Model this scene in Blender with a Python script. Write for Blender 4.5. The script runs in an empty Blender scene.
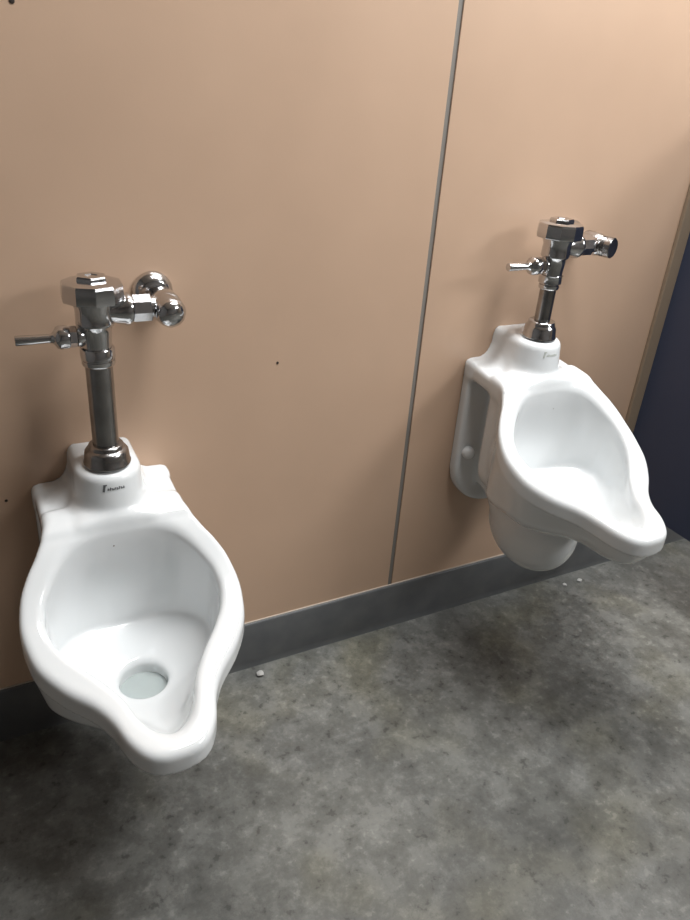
import bpy, bmesh, math, random
import numpy as np
from mathutils import Matrix, Vector

SC = bpy.context.scene
COL = SC.collection
S = 0.68            # everything below is laid out in layout units; one unit is S metres
PI = math.pi

# ------------------------------------------------------------------ camera
cam_d = bpy.data.cameras.new('camera')
cam = bpy.data.objects.new('camera', cam_d)
COL.objects.link(cam)
RX = Vector((0.886617, -0.456982, 0.071252))
RY = Vector((-0.155981, -0.440477, -0.884110))
RZ = Vector((0.435407, 0.772753, -0.461815))
CP = Vector((-0.40933, -1.44764, 1.47109))
cm = Matrix((RX, -RY, -RZ)).transposed().to_4x4()
cm.translation = CP * S
cam.matrix_world = cm
cam_d.sensor_width = 36.0
cam_d.lens = 727.02 / 920 * 36.0
cam_d.clip_start = 0.02
SC.camera = cam

# ------------------------------------------------------------------ world, light, exposure
world = bpy.data.worlds.new('world'); SC.world = world
world.use_nodes = True
bg = world.node_tree.nodes['Background']
bg.inputs[0].default_value = (0.9, 0.95, 1.0, 1)
bg.inputs[1].default_value = 0.0
SC.view_settings.view_transform = 'Standard'
SC.view_settings.look = 'None'
SC.view_settings.gamma = 1
SC.view_settings.exposure = 0.0
SC.view_settings.use_curve_mapping = False


def area(name, loc, target, sx, sy, power, color):
    d = bpy.data.lights.new(name, 'AREA')
    d.shape = 'RECTANGLE'; d.size = sx * S; d.size_y = sy * S
    d.energy = power * S * S; d.color = color
    o = bpy.data.objects.new(name, d); COL.objects.link(o)
    o.location = Vector(loc) * S
    dr = Vector(target) - Vector(loc)
    o.rotation_euler = dr.to_track_quat('-Z', 'Y').to_euler()
    return o


area('tube_light_main', (1.25, -0.70, 3.36), (1.25, -0.70, 0), 2.0, 0.35, 126, (0.965, 0.99, 1.0))
area('tube_light_side', (3.3, -3.0, 3.36), (0.3, -0.3, 0.9), 1.5, 1.5, 112, (0.965, 0.99, 1.0))


# ------------------------------------------------------------------ helpers
def mat(name, color, rough=0.5, metal=0.0, coat=0.0, spec=0.5):
    m = bpy.data.materials.new(name); m.use_nodes = True
    b = m.node_tree.nodes['Principled BSDF']
    b.inputs['Base Color'].default_value = (*color, 1)
    b.inputs['Roughness'].default_value = rough
    b.inputs['Metallic'].default_value = metal
    b.inputs['Coat Weight'].default_value = coat
    b.inputs['Coat Roughness'].default_value = 0.05
    b.inputs['Specular IOR Level'].default_value = spec
    return m, m.node_tree.nodes, m.node_tree.links, b


def noise(n, l, vec, scale, detail=4, rough=0.55, dist=0.0):
    t = n.new('ShaderNodeTexNoise')
    t.inputs['Scale'].default_value = scale; t.inputs['Detail'].default_value = detail
    t.inputs['Roughness'].default_value = rough; t.inputs['Distortion'].default_value = dist
    l.new(vec, t.inputs['Vector'])
    return t.outputs['Fac']


def ramp(n, l, fac, stops):
    r = n.new('ShaderNodeValToRGB')
    while len(r.color_ramp.elements) < len(stops):
        r.color_ramp.elements.new(0.5)
    for e, (p, c) in zip(r.color_ramp.elements, stops):
        e.position = p; e.color = (*c, 1)
    l.new(fac, r.inputs['Fac'])
    return r.outputs['Color']


def mix(n, l, a, b, fac, mode='MIX'):
    x = n.new('ShaderNodeMix'); x.data_type = 'RGBA'; x.blend_type = mode
    if isinstance(fac, (int, float)):
        x.inputs[0].default_value = fac
    else:
        l.new(fac, x.inputs[0])
    for i, v in ((6, a), (7, b)):
        if isinstance(v, tuple):
            x.inputs[i].default_value = (*v, 1)
        else:
            l.new(v, x.inputs[i])
    return x.outputs[2]


def bump(n, l, b, h, strength, dist):
    k = n.new('ShaderNodeBump'); k.inputs['Strength'].default_value = strength
    k.inputs['Distance'].default_value = dist
    l.new(h, k.inputs['Height']); l.new(k.outputs['Normal'], b.inputs['Normal'])


def coords(n):
    return n.new('ShaderNodeTexCoord').outputs['Object']


def obj(name, bm, m, parent=None, smooth=False, angle=35):
    me = bpy.data.meshes.new(name)
    if isinstance(bm, bmesh.types.BMesh):
        bmesh.ops.recalc_face_normals(bm, faces=bm.faces[:])
        if smooth:
            for f in bm.faces:
                f.smooth = True
            for e in bm.edges:
                if len(e.link_faces) == 2 and e.calc_face_angle(0) > math.radians(angle):
                    e.smooth = False
        bm.to_mesh(me); bm.free()
    else:
        v, f = bm
        me.from_pydata(v, [], f)
        if smooth:
            me.polygons.foreach_set('use_smooth', [True] * len(me.polygons))
    me.materials.append(m)
    o = bpy.data.objects.new(name, me); COL.objects.link(o)
    if parent:
        o.parent = parent
    return o


def thing(name, loc, label, cat, group=None):
    o = bpy.data.objects.new(name, None); COL.objects.link(o)
    o.empty_display_size = 0.05
    o.location = loc; o['label'] = label; o['category'] = cat
    if group:
        o['group'] = group
    return o


def struct(o):
    o['kind'] = 'structure'
    return o


def box(bm, lo, hi, bev=0.0):
    r = bmesh.ops.create_cube(bm, size=1.0)
    vs = r['verts']
    for v in vs:
        for i in range(3):
            v.co[i] = lo[i] + (v.co[i] + 0.5) * (hi[i] - lo[i])
    if bev:
        es = list({e for v in vs for e in v.link_edges})
        bmesh.ops.bevel(bm, geom=es, offset=bev, segments=2, affect='EDGES', profile=0.5)
    return bm


def lathe(prof, axis=(0, 0, 1), org=(0, 0, 0), n=48, bm=None, facets=None, phase=0.0):
    """revolve (radius, height) pairs; facets = number of flats (None: round)."""
    bm = bm or bmesh.new()
    ax = Vector(axis).normalized()
    q = Vector((0, 0, 1)).rotation_difference(ax).to_matrix()
    n = facets or n
    rings = []
    for r, h in prof:
        if r <= 1e-6:
            rings.append([bm.verts.new(q @ Vector((0, 0, h)) + Vector(org))])
        else:
            rings.append([bm.verts.new(q @ Vector((r * math.cos(phase + 2 * PI * i / n), r * math.sin(phase + 2 * PI * i / n), h)) + Vector(org)) for i in range(n)])
    for a, b in zip(rings[:-1], rings[1:]):
        for i in range(n):
            j = (i + 1) % n
            if len(a) == 1 and len(b) == 1:
                continue
            if len(a) == 1:
                bm.faces.new((a[0], b[j], b[i]))
            elif len(b) == 1:
                bm.faces.new((a[i], a[j], b[0]))
            else:
                bm.faces.new((a[i], a[j], b[j], b[i]))
    if len(rings[0]) > 1:
        bm.faces.new(rings[0][::-1])
    if len(rings[-1]) > 1:
        bm.faces.new(rings[-1])
    return bm


# ------------------------------------------------------------------ materials
china, n_, l_, b_ = mat('glazed_china', (0.75, 0.765, 0.77), 0.13, coat=0.35)
co_ = coords(n_)
bump(n_, l_, b_, noise(n_, l_, co_, 22 / S, 2), 0.03, 0.004)

chrome, n_, l_, b_ = mat('polished_chrome', (0.62, 0.62, 0.63), 0.1, 1.0)
co_ = coords(n_)
r_ = n_.new('ShaderNodeMapRange'); r_.inputs[3].default_value = 0.05; r_.inputs[4].default_value = 0.2
l_.new(noise(n_, l_, co_, 30 / S, 4), r_.inputs[0]); l_.new(r_.outputs[0], b_.inputs['Roughness'])

dull, n_, l_, b_ = mat('tarnished_chrome', (0.40, 0.39, 0.385), 0.22, 1.0)
co_ = coords(n_)
l_.new(ramp(n_, l_, noise(n_, l_, co_, 25 / S, 5), [(0.3, (0.30, 0.29, 0.28)), (0.7, (0.46, 0.45, 0.45))]), b_.inputs['Base Color'])

tan, n_, l_, b_ = mat('tan_laminate', (0.58, 0.40, 0.28), 0.34, spec=0.4)
co_ = coords(n_)
l_.new(ramp(n_, l_, noise(n_, l_, co_, 3 / S, 3), [(0.3, (0.56, 0.383, 0.270)), (0.7, (0.605, 0.417, 0.295))]), b_.inputs['Base Color'])
bump(n_, l_, b_, noise(n_, l_, co_, 180 / S, 2), 0.05, 0.001)

seam_m = mat('grey_seam_strip', (0.22, 0.20, 0.18), 0.5)[0]
edge_m = mat('bronze_bracket_paint', (0.29, 0.22, 0.155), 0.45)[0]
hole_m = mat('dark_screw_hole', (0.03, 0.02, 0.015), 0.7)[0]
speck_m = mat('brown_speck', (0.16, 0.12, 0.09), 0.7)[0]
mark_m = mat('faded_black_print', (0.12, 0.12, 0.125), 0.5)[0]
mark2_m = mat('faded_grey_print', (0.50, 0.52, 0.48), 0.5)[0]
chip_m = mat('pale_plaster', (0.42, 0.41, 0.39), 0.8)[0]
caulk = mat('pale_caulk', (0.50, 0.43, 0.36), 0.5)[0]
gap_m = mat('substrate_board', (0.10, 0.085, 0.07), 0.8)[0]

rub, n_, l_, b_ = mat('grey_rubber_baseboard', (0.1, 0.1, 0.1), 0.42, spec=0.4)
co_ = coords(n_)
l_.new(ramp(n_, l_, noise(n_, l_, co_, 14 / S, 5), [(0.3, (0.088, 0.091, 0.095)), (0.75, (0.118, 0.119, 0.119))]), b_.inputs['Base Color'])

blue, n_, l_, b_ = mat('navy_partition_enamel', (0.045, 0.056, 0.098), 0.4)
co_ = coords(n_)
bump(n_, l_, b_, noise(n_, l_, co_, 150 / S, 2), 0.05, 0.001)

paint, n_, l_, b_ = mat('beige_wall_paint', (0.32, 0.27, 0.225), 0.7)
ceil_m = mat('white_ceiling_tile', (0.62, 0.61, 0.59), 0.9)[0]
dark_m = mat('grey_room_paint', (0.15, 0.147, 0.145), 0.7)[0]

STAINS = [(0.97, -0.57, 0.26, 0.60), (0.62, -0.74, 0.18, 0.72), (0.13, -0.62, 0.30, 1.30),
          (0.34, -0.12, 0.24, 1.2), (1.38, -0.40, 0.28, 1.35), (0.50, -0.45, 0.16, 1.22), (-0.02, -0.36, 0.14, 0.8)]
conc, n_, l_, b_ = mat('stained_concrete', (0.2, 0.2, 0.19), 0.45, spec=0.35)
co_ = coords(n_)
big = noise(n_, l_, co_, 2.1 / S, 3, 0.5, 0.2)
mid = noise(n_, l_, co_, 15.0 / S, 10, 0.72, 0.0)
fin = noise(n_, l_, co_, 42 / S, 8, 0.75, 0.1)
c1 = ramp(n_, l_, big, [(0.36, (0.092, 0.092, 0.086)), (0.64, (0.140, 0.140, 0.132))])
c2 = ramp(n_, l_, mid, [(0.34, (0.24, 0.235, 0.22)), (0.44, (0.40, 0.40, 0.385)), (0.50, (0.50, 0.50, 0.49)), (0.545, (0.69, 0.69, 0.68)), (0.66, (0.78, 0.78, 0.77))])
c3 = mix(n_, l_, c1, c2, 0.55, 'OVERLAY')
pit = ramp(n_, l_, fin, [(0.30, (0.30, 0.30, 0.29)), (0.40, (0.85, 0.85, 0.84)), (0.55, (1, 1, 1)), (0.68, (1.4, 1.4, 1.38))])
c4 = mix(n_, l_, c3, pit, 0.6, 'MULTIPLY')
flk = ramp(n_, l_, noise(n_, l_, co_, 30 / S, 3, 0.6), [(0.33, (0.55, 0.55, 0.54)), (0.37, (1, 1, 1)), (0.63, (1, 1, 1)), (0.66, (1.3, 1.3, 1.29))])
c4 = mix(n_, l_, c4, flk, 0.65, 'MULTIPLY')
yel = ramp(n_, l_, noise(n_, l_, co_, 3.1 / S, 2), [(0.52, (1, 1, 1)), (0.72, (1.10, 1.05, 0.86))])
c5 = mix(n_, l_, c4, yel, 0.8, 'MULTIPLY')
# worn pale patches and old damp stains, each with a ragged edge
wob = n_.new('ShaderNodeTexNoise'); wob.inputs['Scale'].default_value = 7 / S; wob.inputs['Detail'].default_value = 6
l_.new(co_, wob.inputs['Vector'])
va_ = n_.new('ShaderNodeVectorMath'); va_.operation = 'MULTIPLY_ADD'
va_.inputs[1].default_value = (0.28 * S, 0.28 * S, 0); va_.inputs[2].default_value = (-0.14 * S, -0.14 * S, 0)
l_.new(wob.outputs['Color'], va_.inputs[0])
vb_ = n_.new('ShaderNodeVectorMath'); l_.new(co_, vb_.inputs[0]); l_.new(va_.outputs[0], vb_.inputs[1])
for (px, py, pr, tint) in STAINS:
    dn = n_.new('ShaderNodeVectorMath'); dn.operation = 'DISTANCE'
    dn.inputs[1].default_value = (px * S, py * S, 0); l_.new(vb_.outputs[0], dn.inputs[0])
    mr = n_.new('ShaderNodeMapRange'); mr.interpolation_type = 'SMOOTHSTEP'
    mr.inputs[1].default_value = pr * S; mr.inputs[2].default_value = pr * 0.35 * S
    l_.new(dn.outputs['Value'], mr.inputs[0])
    c5 = mix(n_, l_, c5, (tint, tint, tint * 0.985), mr.outputs[0], 'MULTIPLY')
l_.new(c5, b_.inputs['Base Color'])
rr = n_.new('ShaderNodeMapRange'); rr.inputs[3].default_value = 0.36; rr.inputs[4].default_value = 0.6
l_.new(mid, rr.inputs[0]); l_.new(rr.outputs[0], b_.inputs['Roughness'])
bump(n_, l_, b_, fin, 0.18, 0.003)

water_m, n_, l_, b_ = mat('still_water', (0.80, 0.86, 0.85), 0.03)
b_.inputs['Transmission Weight'].default_value = 0.6
b_.inputs['IOR'].default_value = 1.33

# ------------------------------------------------------------------ the setting
X0, X1, Y0, ZC = -2.2, 4.4, -4.2, 3.4
SEAM = 0.5925
BB = 0.153
PX0 = 1.42
struct(obj('floor', box(bmesh.new(), (X0, Y0, -0.1), (X1, 0.0, 0.0)), conc))
struct(obj('ceiling', box(bmesh.new(), (X0, Y0, ZC), (X1, 0.12, ZC + 0.1)), ceil_m))
struct(obj('wall_left', box(bmesh.new(), (X0 - 0.1, Y0, 0), (X0, 0.12, ZC)), dark_m))
struct(obj('wall_right', box(bmesh.new(), (X1, Y0, 0), (X1 + 0.1, 0.12, ZC)), paint))
struct(obj('wall_front', box(bmesh.new(), (X0 - 0.1, Y0 - 0.1, 0), (X1 + 0.1, Y0, ZC)), dark_m))
wb = struct(obj('wall_back', box(bmesh.new(), (X0, 0.012, 0), (X1, 0.12, ZC)), gap_m))
for a, b in ((X0, -0.79), (-0.784, SEAM - 0.0065), (SEAM + 0.0065, 1.462), (1.468, X1)):
    obj('panel', box(bmesh.new(), (a, 0.0, BB - 0.02), (b, 0.0125, ZC), 0.0012), tan, wb)
bm = bmesh.new()
for p in ((0.21, 0.891, 0.003), (-0.389, 0.651, 0.0032), (-0.263, 1.545, 0.0045)):
    o = obj('screw_hole', lathe([(p[2], -0.001), (p[2], 0.0006), (p[2] * 0.6, 0.001), (0, 0.001)], (0, -1, 0), (p[0], 0, p[1]), 16), hole_m, wb, True)
    o['label'] = 'small dark hole in the tan panel'
bm.free()
struct(obj('trim_1', box(bmesh.new(), (SEAM - 0.0065, 0.003, BB), (SEAM + 0.0065, 0.0125, ZC)), seam_m))

bm = bmesh.new()
prof = [(0.0, 0.0), (-0.0115, 0.0), (-0.0105, 0.004), (-0.0095, 0.010), (-0.009, 0.022), (-0.0085, BB - 0.006), (-0.006, BB - 0.001), (-0.004, BB), (0.0, BB)]
va = [bm.verts.new((X0, y, z)) for y, z in prof]; vb = [bm.verts.new((X1, y, z)) for y, z in prof]
for i in range(len(prof)):
    j = (i + 1) % len(prof)
    bm.faces.new((va[i], va[j], vb[j], vb[i]))
bm.faces.new(va); bm.faces.new(vb[::-1])
struct(obj('baseboard_back', bm, rub, None, True, 40))

struct(obj('trim_2', box(bmesh.new(), (X0, -0.0035, BB), (PX0, 0.0, BB + 0.003), 0.0008), caulk))

# blue toilet partition, raised off the floor, held to the wall by a continuous bracket
PX = 1.462
pt = thing('toilet_partition', (PX, -0.5, 0.293), 'navy blue partition panel standing out from the tan wall beyond the right urinal', 'partition')
obj('panel', box(bmesh.new(), (0, -0.06, 0), (0.036, 0.492, 1.2), 0.002), blue, pt)
bm = bmesh.new()
box(bm, (-0.042, 0.487, -0.03), (0.0, 0.4995, 1.2), 0.002)
o = obj('wall_bracket', bm, edge_m, pt)
o['label'] = 'brown strip joining the blue panel to the wall'


# ------------------------------------------------------------------ urinal shape as a distance field
def catmull(pts, n=10):
    p = np.array(pts, float); out = []
    p = np.vstack([p[1] * [-1, 1], p, p[-2] * [-1, 1]])        # both ends meet the mirror plane squarely
    for i in range(1, len(p) - 2):
        a, b, c, d = p[i - 1:i + 3]
        for t in np.linspace(0, 1, n, endpoint=False):
            out.append(0.5 * (2 * b + (c - a) * t + (2 * a - 5 * b + 4 * c - d) * t * t + (3 * b - a - 3 * c + d) * t ** 3))
    out.append(p[-2])
    return np.array(out)


OUT = [(0, .100), (.07, .100), (.122, .104), (.135, .116), (.1395, .150), (.161, .189), (.185, .217), (.202, .244), (.211, .282), (.2085, .318),
       (.195, .363), (.161, .411), (.1185, .454), (.095, .491), (.079, .537), (.058, .570), (.033, .586), (0, .590)]
INN = [(0, .177), (.035, .178), (.065, .182), (.092, .191), (.114, .204), (.134, .223), (.150, .244), (.160, .260), (.1645, .276), (.1665, .292), (.162, .312),
       (.151, .335), (.127, .368), (.097, .403), (.074, .436), (.061, .460), (.052, .486), (.036, .525), (.019, .546), (0, .553)]
TH = 0.002
TU = np.arange(0, 0.26, TH); TW = np.arange(-0.02, 0.66, TH)


def table(poly):
    P = catmull(poly, 8)
    gu, gw = np.meshgrid(TU, TW, indexing='ij')
    q = np.stack([gu.ravel(), gw.ravel()], 1)
    best = np.full(len(q), 9.0)
    ins = np.zeros(len(q), int)
    full = np.vstack([P, P[::-1] * [-1, 1]])
    for a, b in zip(full[:-1], full[1:]):
        d = b - a; L = d @ d
        if L < 1e-12:
            continue
        t = np.clip(((q - a) @ d) / L, 0, 1)
        best = np.minimum(best, np.hypot(*(q - a - t[:, None] * d).T))
        c = ((a[1] > q[:, 1]) != (b[1] > q[:, 1]))
        with np.errstate(divide='ignore', invalid='ignore'):
            xi = a[0] + (q[:, 1] - a[1]) / (b[1] - a[1]) * d[0]
        ins += (c & (q[:, 0] + 1e-7 < xi)).astype(int)
    return np.where(ins % 2 == 1, -best, best).reshape(gu.shape)


T_OUT, T_INN = table(OUT), table(INN)


def look(T, u, w):
    fu = np.clip(u / TH, 0, len(TU) - 1.001); fw = np.clip((w + 0.02) / TH, 0, len(TW) - 1.001)
    iu = fu.astype(int); iw = fw.astype(int); a = fu - iu; b = fw - iw
    return T[iu, iw] * (1 - a) * (1 - b) + T[iu + 1, iw] * a * (1 - b) + T[iu, iw + 1] * (1 - a) * b + T[iu + 1, iw + 1] * a * b


def curve1(pts, sm=0.012):
    p = np.array(pts); x = np.arange(-0.05, 0.7, 0.002)
    y = np.interp(x, p[:, 0], p[:, 1])
    k = np.exp(-0.5 * (np.arange(-25, 26) * 0.002 / sm) ** 2); k /= k.sum()
    y = np.convolve(np.pad(y, 25, mode='edge'), k, 'valid')
    return lambda w: np.interp(w, x, y)


Z_RIM = curve1([(0.0, -.074), (.13, -.083), (.155, -.088), (.19, -.114), (.22, -.147), (.245, -.175), (.28, -.204), (.317, -.226), (.36, -.247),
                (.407, -.265), (.45, -.279), (.489, -.291), (.538, -.299), (.57, -.306), (.6, -.309), (.7, -.309)])
Z_BOT = curve1([(.1, -.40), (.15, -.41), (.2, -.437), (.27, -.455), (.3, -.456), (.38, -.442), (.45, -.430), (.52, -.418), (.6, -.413)])
Z_FLR = curve1([(.1, -.350), (.15, -.358), (.2, -.374), (.29, -.402), (.36, -.402), (.43, -.385), (.49, -.358), (.55, -.322), (.6, -.30)])


def smin(a, b, k):
    h = np.clip(0.5 + 0.5 * (b - a) / k, 0, 1)
    return b + (a - b) * h - k * h * (1 - h)


def smax(a, b, k):
    return -smin(-a, -b, k)


def sstep(a, b, x):
    t = np.clip((x - a) / (b - a), 0, 1)
    return t * t * (3 - 2 * t)


def urinal_sdf(u, w, z):
    U = np.abs(u)
    dO = look(T_OUT, U, w)
    D = Z_RIM(w) - z
    deep = 16 * np.clip(-.355 - z, 0, .1) ** 2 * sstep(.14, .27, w) * (1 - .6 * sstep(.4, .5, w))
    deep = deep + .22 * np.clip(D - .045, 0, .2) * sstep(.2, .3, w)
    shrink = 0.013 * sstep(.045, .050, D) * sstep(.34, .46, w) + deep
    bowl = smax(dO + shrink, -D * 0.85, 0.016)
    bowl = smax(bowl, (Z_BOT(w) - z), 0.065 - .035 * sstep(.36, .46, w))
    zt = -.078 - .11 * w
    ledge = smax(smax(U - .140, w - .17, .008), smax((z - zt), (zt - .046) - z, .012), .016)
    fe = np.hypot(U / .142, np.minimum(z + .385, 0) / .135)
    fl = smax(smax((fe - 1) * .138, z + .078, .02), w - .030, .014)
    neck = smax(smax(U - .070, w - .17, .02), np.maximum(z + .09, -.45 - z), .02)
    r = .064 + .10 * np.clip(-z, 0, .12)
    bs = np.where(w < .09, U - r, np.hypot(U, w - .09) - r)
    boss = smax(bs, smax(z - .006 + .05 * w, -.14 - z, .01), .018)
    tr = np.sqrt((U / .100) ** 2 + ((w - .217) / .142) ** 2 + ((z + .485) / .134) ** 2)
    trap = (tr - 1) * .105
    f = smin(bowl, ledge, .012)
    f = smin(f, boss, .050 - .026 * sstep(.05, .11, w))
    f = smin(f, neck, .02)
    f = smin(f, fl, .012)
    f = smin(f, trap, .045)
    dI = look(T_INN, U, w + .016 * sstep(-.13, -.28, z) * sstep(.34, .22, w)) + .7 * deep * sstep(.2, .3, w)
    zf = Z_FLR(w) + 1.6 * U * U
    cav = smax(dI, zf - z, .010 + .05 * sstep(.25, .42, w))
    hole = smax(np.hypot(U, (w - .304) * 1.05) - .048, -.437 - z, .012)
    cav = smin(cav, hole, .013)
    f = smax(f, -cav, .016)
    return np.maximum(f, -w)


def surface_nets(h=0.0042):
    us = (np.arange(0, int(0.216 / h)) + 0.5) * h
    ws = np.arange(-2, int(0.612 / h) + 2) * h + 0.3 * h
    zs = np.arange(int(-0.635 / h), int(0.012 / h) + 2) * h
    gu, gw, gz = np.meshgrid(us, ws, zs, indexing='ij')
    F = urinal_sdf(gu, gw, gz)
    F = np.concatenate([F[::-1], F], 0)
    us = np.concatenate([-us[::-1], us])
    n = F.shape
    neg = F < 0
    acc = np.zeros((n[0] - 1, n[1] - 1, n[2] - 1, 3)); cnt = np.zeros(acc.shape[:3])
    sl = lambda d, m: slice(d, m - 1 + d)
    cor = [(i, j, k) for i in (0, 1) for j in (0, 1) for k in (0, 1)]
    for a in cor:
        for ax in range(3):
            if a[ax]:
                continue
            b = list(a); b[ax] = 1
            fa = F[sl(a[0], n[0]), sl(a[1], n[1]), sl(a[2], n[2])]; fb = F[sl(b[0], n[0]), sl(b[1], n[1]), sl(b[2], n[2])]
            c = (fa < 0) != (fb < 0)
            t = np.where(c, fa / np.where(c, fa - fb, 1), 0)
            for q in range(3):
                acc[..., q] += np.where(c, a[q] + (t if q == ax else 0), 0)
            cnt += c
    act = cnt > 0
    idx = np.full(act.shape, -1); idx[act] = np.arange(act.sum())
    ii = np.argwhere(act)
    p = ii + acc[act] / cnt[act][:, None]
    V = np.stack([us[0] + p[:, 0] * h, ws[0] + p[:, 1] * h, zs[0] + p[:, 2] * h], 1)
    faces = []
    for ax in range(3):
        s0 = [slice(None)] * 3; s1 = [slice(None)] * 3
        s0[ax] = slice(0, n[ax] - 1); s1[ax] = slice(1, n[ax])
        na, nb = neg[tuple(s0)], neg[tuple(s1)]
        e = np.argwhere(na != nb)
        o1, o2 = [q for q in range(3) if q != ax]
        e = e[(e[:, o1] > 0) & (e[:, o2] > 0) & (e[:, o1] < n[o1] - 1) & (e[:, o2] < n[o2] - 1)]
        inside = na[tuple(e.T)]

        def at(d1, d2):
            c = e.copy(); c[:, o1] -= d1; c[:, o2] -= d2
            return idx[tuple(c.T)]
        q = np.stack([at(1, 1), at(0, 1), at(0, 0), at(1, 0)], 1)
        flip = inside if ax != 1 else ~inside
        q[~flip] = q[~flip][:, ::-1]
        faces.append(q)
    Q = np.concatenate(faces)
    wall = V[:, 1] < 0.004
    for it in range(3):
        e = 0.0008
        f0 = urinal_sdf(V[:, 0], V[:, 1], V[:, 2])
        g = np.stack([(urinal_sdf(V[:, 0] + d[0], V[:, 1] + d[1], V[:, 2] + d[2]) - urinal_sdf(V[:, 0] - d[0], V[:, 1] - d[1], V[:, 2] - d[2])) / (2 * e)
                      for d in np.eye(3) * e], 1)
        gg = np.maximum((g * g).sum(1), 0.15)
        step = np.clip(-f0 / gg, -h * .6, h * .6)[:, None] * g
        step[wall] *= 0.3
        V = V + step
        # gentle tangential relaxation to even out the quads
        if it < 2:
            s = np.zeros_like(V); c = np.zeros(len(V))
            for k in range(4):
                np.add.at(s, Q[:, k], V[Q[:, (k + 1) % 4]]); np.add.at(c, Q[:, k], 1)
                np.add.at(s, Q[:, k], V[Q[:, (k + 3) % 4]]); np.add.at(c, Q[:, k], 1)
            V = V + 0.5 * (s / c[:, None] - V)
    V[:, 1] = np.maximum(V[:, 1], 0.0)
    return V, Q


UV, UQ = surface_nets()
CHINA = (np.stack([UV[:, 0], -UV[:, 1] - 0.0006, UV[:, 2]], 1).tolist(), UQ[:, ::-1].tolist())


def front_w(u, z, w0=0.3):
    """walk from the front towards the wall until the china is met."""
    w = w0
    for _ in range(60):
        f = float(urinal_sdf(np.array([u]), np.array([w]), np.array([z]))[0])
        w -= max(f * 0.7, 0.00005)
        if f < 0.0003:
            break
    return w


def make_urinal(loc, label, mark, specks):
    t = thing('urinal', loc, label, 'urinal', 'wall hung urinals')
    body = obj('bowl', CHINA, china, t, True)
    bmw = lathe([(0.0475, -0.004), (0.0475, 0.0), (0, 0.0)], (0, 0, 1), (0, -0.304, -0.424), 40)
    o = obj('water', bmw, water_m, t, True)
    for s in (-1, 1):
        b = lathe([(0.017, 0.0), (0.019, 0.004), (0.0195, 0.012), (0.017, 0.020), (0.011, 0.025), (0.004, 0.0265), (0, 0.0265)], (s * 0.35, -1, 0), (s * 0.108, -0.0265, -0.343), 24)
        o = obj('bolt_cap', b, china, t, True, 60)
        o['label'] = 'white domed cap on the mounting bolt'
    # printed maker's mark on the boss: one tall slanted stroke, then a line of small letters too blurred to read
    bm = bmesh.new()

    def stroke(u0, z0, u1, z1, th):
        a = Vector((u0, z0)); b = Vector((u1, z1)); d = (b - a).normalized(); n = Vector((-d.y, d.x)) * th / 2
        top = []; bot = []
        for q in (a + n, a - n, b - n, b + n):
            w = front_w(q.x, q.y)
            top.append(bm.verts.new((q.x, -w - 0.0012, q.y))); bot.append(bm.verts.new((q.x, -w + 0.0005, q.y)))
        bm.faces.new(top); bm.faces.new(bot[::-1])
        for i in range(4):
            j = (i + 1) % 4
            bm.faces.new((top[i], bot[i], bot[j], top[j]))
    zc = -0.027
    stroke(-0.021, zc - 0.007, -0.018, zc + 0.008, 0.004)
    stroke(-0.0205, zc + 0.0065, -0.014, zc + 0.0075, 0.0025)
    x = -0.013
    rnd = random.Random(4)
    for k in range(8):
        hgt = rnd.choice((0.0045, 0.0045, 0.006))
        stroke(x, zc - 0.004, x + 0.001, zc - 0.004 + hgt, 0.002)
        stroke(x + 0.0005, zc - 0.004 + hgt * rnd.choice((0.15, 0.5, 0.9)), x + 0.003, zc - 0.0035 + hgt * rnd.choice((0.15, 0.5, 0.9)), 0.0016)
        x += 0.0043
    o = obj('maker_mark', bm, mark, t)
    o['label'] = 'faint printed mark with a tall slanted first letter'
    for (u, z, r) in specks:
        w = front_w(u, z, 0.26)
        o = obj('speck', lathe([(r, -0.001), (r, 0.0004), (0, 0.0006)], (0, -1, 0), (u, -w, z), 12), speck_m, t, True)
        o['label'] = 'tiny brown speck on the white basin back'
    return t


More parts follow.
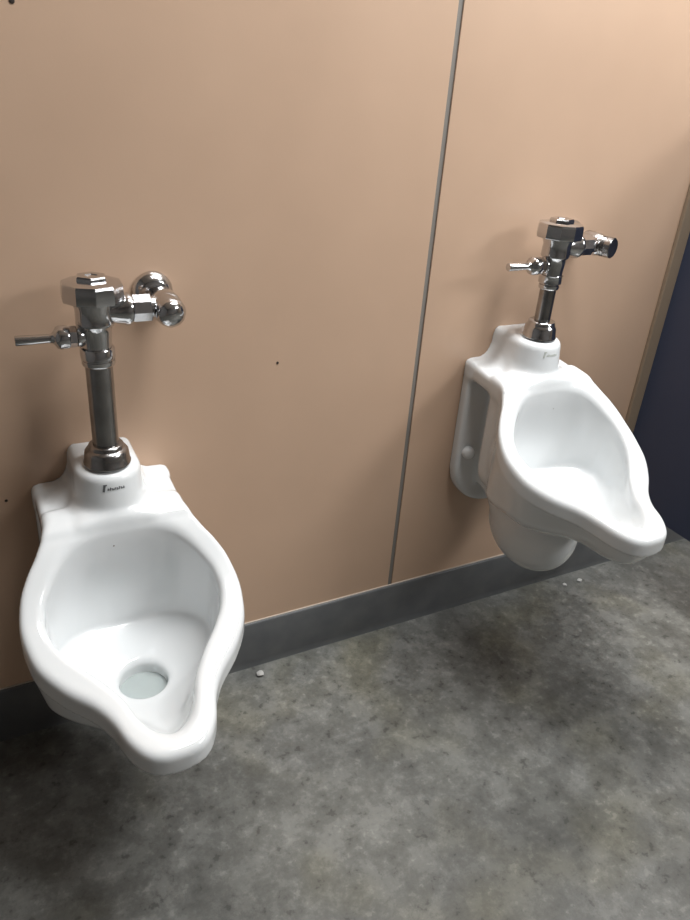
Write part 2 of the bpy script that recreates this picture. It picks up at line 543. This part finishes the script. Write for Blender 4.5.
# ------------------------------------------------------------------ flush valve
def make_valve(loc, L, rp, label, flat_stop):
    """loc: top of the china boss at the pipe axis; L: height from there to the valve top; rp: pipe radius."""
    t = thing('flush_valve', loc, label, 'flush valve', 'chrome flush valves above the urinals')
    w = 0.0
    q = 0.043 if flat_stop else 0.046
    o = obj('spud_nut', lathe([(q - .003, 0.0), (q - .0005, 0.0015), (q, 0.005), (q - .0015, 0.007), (q - .003, 0.022), (q - .004, 0.028), (q - .007, 0.032), (0.0345, 0.0345),
                               (0.0335, 0.041), (0.0315, 0.043), (rp, 0.0435)]), chrome if flat_stop else dull, t, True, 50)
    o = obj('flush_pipe', lathe([(rp, 0.02), (rp, L - 0.157)]), dull, t, True)
    zt = L - 0.140
    k = rp - 0.025
    o = obj('tail_nut', lathe([(rp + .002, zt - 0.028), (0.029 + k, zt - 0.027), (0.0305 + k, zt - 0.024), (0.0305 + k, zt - 0.017), (0.0285 + k, zt - 0.016), (0.0285 + k, zt - 0.014),
                               (0.0315 + k * .6, zt - 0.012), (0.0315 + k * .6, zt + 0.004), (0.030, zt + 0.007), (0.027, zt + 0.008)]), chrome, t, True, 40)
    # body with its supply outlet (right) and its handle socket (left)
    bm = lathe([(0.024, L - 0.135), (0.0262, L - 0.133), (0.0270, L - 0.119), (0.0285, L - 0.102), (0.0300, L - 0.093), (0.0335, L - 0.090), (0.0345, L - 0.087), (0.034, L - 0.084),
                (0.0335, L - 0.060), (0.037, L - 0.050), (0.037, L - 0.040)])
    zs = L - 0.065
    lathe([(0.022, 0.01), (0.024, 0.028), (0.0275, 0.050), (0.030, 0.055), (0.0305, 0.061), (0.029, 0.065), (0.023, 0.066)], (1, 0, 0), (0, 0, zs), 40, bm)
    zh = L - 0.110
    lathe([(0.0165, 0.01), (0.0175, 0.022), (0.0195, 0.027), (0.0205, 0.031), (0.0195, 0.034), (0.015, 0.035)], (-1, 0, 0), (0, 0, zh), 32, bm)
    obj('valve_body', bm, chrome, t, True, 40)
    # cover cap with flats and hex boss
    bm = lathe([(0.049, L - 0.046), (0.0545, L - 0.044), (0.0555, L - 0.040), (0.0545, L - 0.016), (0.0525, L - 0.0115), (0.040, L - 0.0085), (0.030, L - 0.008)], facets=10, phase=0.25)
    cap = obj('cover_cap', bm, chrome, t, True, 20)
    bm = lathe([(0.0285, L - 0.0095), (0.0285, L - 0.003), (0.026, L), (0.012, L), (0.011, L - 0.0015), (0, L - 0.0015)], facets=6, phase=0.35)
    obj('hex_boss', bm, chrome, cap)
    # handle
    bm = lathe([(0.016, 0.034), (0.0195, 0.035), (0.0195, 0.047), (0.017, 0.048)], (-1, 0, 0), (0, 0, zh), facets=6, phase=0.2)
    hn = obj('handle_nut', bm, chrome, t)
    h = obj('handle', lathe([(0.016, 0.0475), (0.0205, 0.0485), (0.0215, 0.051), (0.0215, 0.0635), (0.0195, 0.069), (0.013, 0.073), (0.0090, 0.077), (0.0080, 0.083), (0.0095, 0.136), (0.0088, 0.1385), (0, 0.139)],
                            (-1, 0, 0.0), (0, 0, zh), 32), chrome, t, True, 50)
    # supply coupling and wall stop
    bm = lathe([(0.022, 0.066), (0.0255, 0.067), (0.0265, 0.069), (0.0265, 0.100), (0.0255, 0.102), (0.020, 0.103)], (1, 0, 0), (0, 0, zs), facets=8, phase=0.1)
    obj('supply_coupling', bm, chrome, t, True, 20)
    xs = 0.135
    yw = 0.10       # the wall face from the pipe axis
    bm = lathe([(0.040, 0.0005), (0.040, 0.004), (0.037, 0.010), (0.030, 0.017), (0.024, 0.021), (0.0, 0.021)], (0, -1, 0), (xs - 0.004, yw, zs + 0.003), 44)
    obj('wall_flange', bm, chrome, t, True, 50)
    bm = lathe([(0.0185, 0.012), (0.0185, 0.045), (0.022, 0.052), (0.0275, 0.060), (0.0275, 0.100), (0.024, 0.112), (0.0205, 0.115), (0.0205, 0.120)], (0, -1, 0), (xs, yw, zs), 44)
    lathe([(0.0195, 0.010), (0.0215, 0.036)], (-1, 0, 0), (xs, 0.0, zs), 32, bm)
    st = obj('stop_valve', bm, chrome, t, True, 45)
    if flat_stop:
        pr = [(0.0205, 0.118), (0.0235, 0.120), (0.0245, 0.122), (0.0225, 0.125), (0.0245, 0.128), (0.0225, 0.131), (0.0250, 0.134), (0.0245, 0.148), (0.0225, 0.1495), (0.0, 0.1485)]
        sc = obj('stop_cap', lathe(pr, (0.30, -1, 0), (xs - 0.036, yw, zs), 40), dull, st, True, 30)
    else:
        pr = [(0.0205, 0.104), (0.0272, 0.106), (0.0285, 0.111), (0.0285, 0.130), (0.027, 0.138), (0.0215, 0.146), (0.012, 0.151), (0, 0.1525)]
        sc = obj('stop_cap', lathe(pr, (0.25, -1, -0.16), (xs - 0.032, yw, zs + 0.015), 40), chrome, st, True, 40)
    return t


ZL, ZR = 0.7554, 0.9250
XL, XR = -0.1965, 0.8863
make_urinal((XL, 0, ZL), 'white china urinal hung low on the wall under the long flush pipe', mark_m, [(-0.015, -0.147, 0.0028)])
make_urinal((XR, 0, ZR), 'white china urinal hung higher, nearest the blue partition', mark2_m, [(-0.105, -0.24, 0.0025), (0.03, -0.17, 0.002)])
make_valve((XL, -0.1006, ZL + 0.003), 0.375, 0.025, 'chrome flush valve with a long thick pipe above the lower urinal', False)
make_valve((XR, -0.1006, ZR + 0.003), 0.291, 0.020, 'chrome flush valve with a short thin pipe above the higher urinal', True)

# ------------------------------------------------------------------ crumbs on the floor by the baseboard
rnd = random.Random(2)
for (x, y, r, lb) in ((0.165, -0.048, 0.011, 'pale plaster crumb on the floor by the baseboard right of the low urinal'),
                      (1.27, -0.060, 0.007, 'pale crumb on the floor under the higher urinal, the one farther from the partition'),
                      (1.335, -0.062, 0.009, 'pale crumb on the floor under the higher urinal, the one nearer the partition')):
    bm = bmesh.new()
    bmesh.ops.create_icosphere(bm, subdivisions=2, radius=r)
    for v in bm.verts:
        v.co *= rnd.uniform(0.8, 1.15); v.co.z *= 0.45
    zmin = min(v.co.z for v in bm.verts)
    for v in bm.verts:
        v.co.z = max(v.co.z - zmin, 0.0)
    o = obj('crumb', bm, chip_m, None, True)
    o.location = (x, y, 0.0002)
    o['label'] = lb; o['category'] = 'crumb'; o['group'] = 'pale crumbs along the baseboard'

# ------------------------------------------------------------------ layout units to metres
done = set()
for o in bpy.data.objects:
    if o.type in {'MESH', 'EMPTY'}:
        o.location = o.location * S
        if o.type == 'MESH' and o.data.name not in done:
            done.add(o.data.name)
            o.data.transform(Matrix.Scale(S, 4))
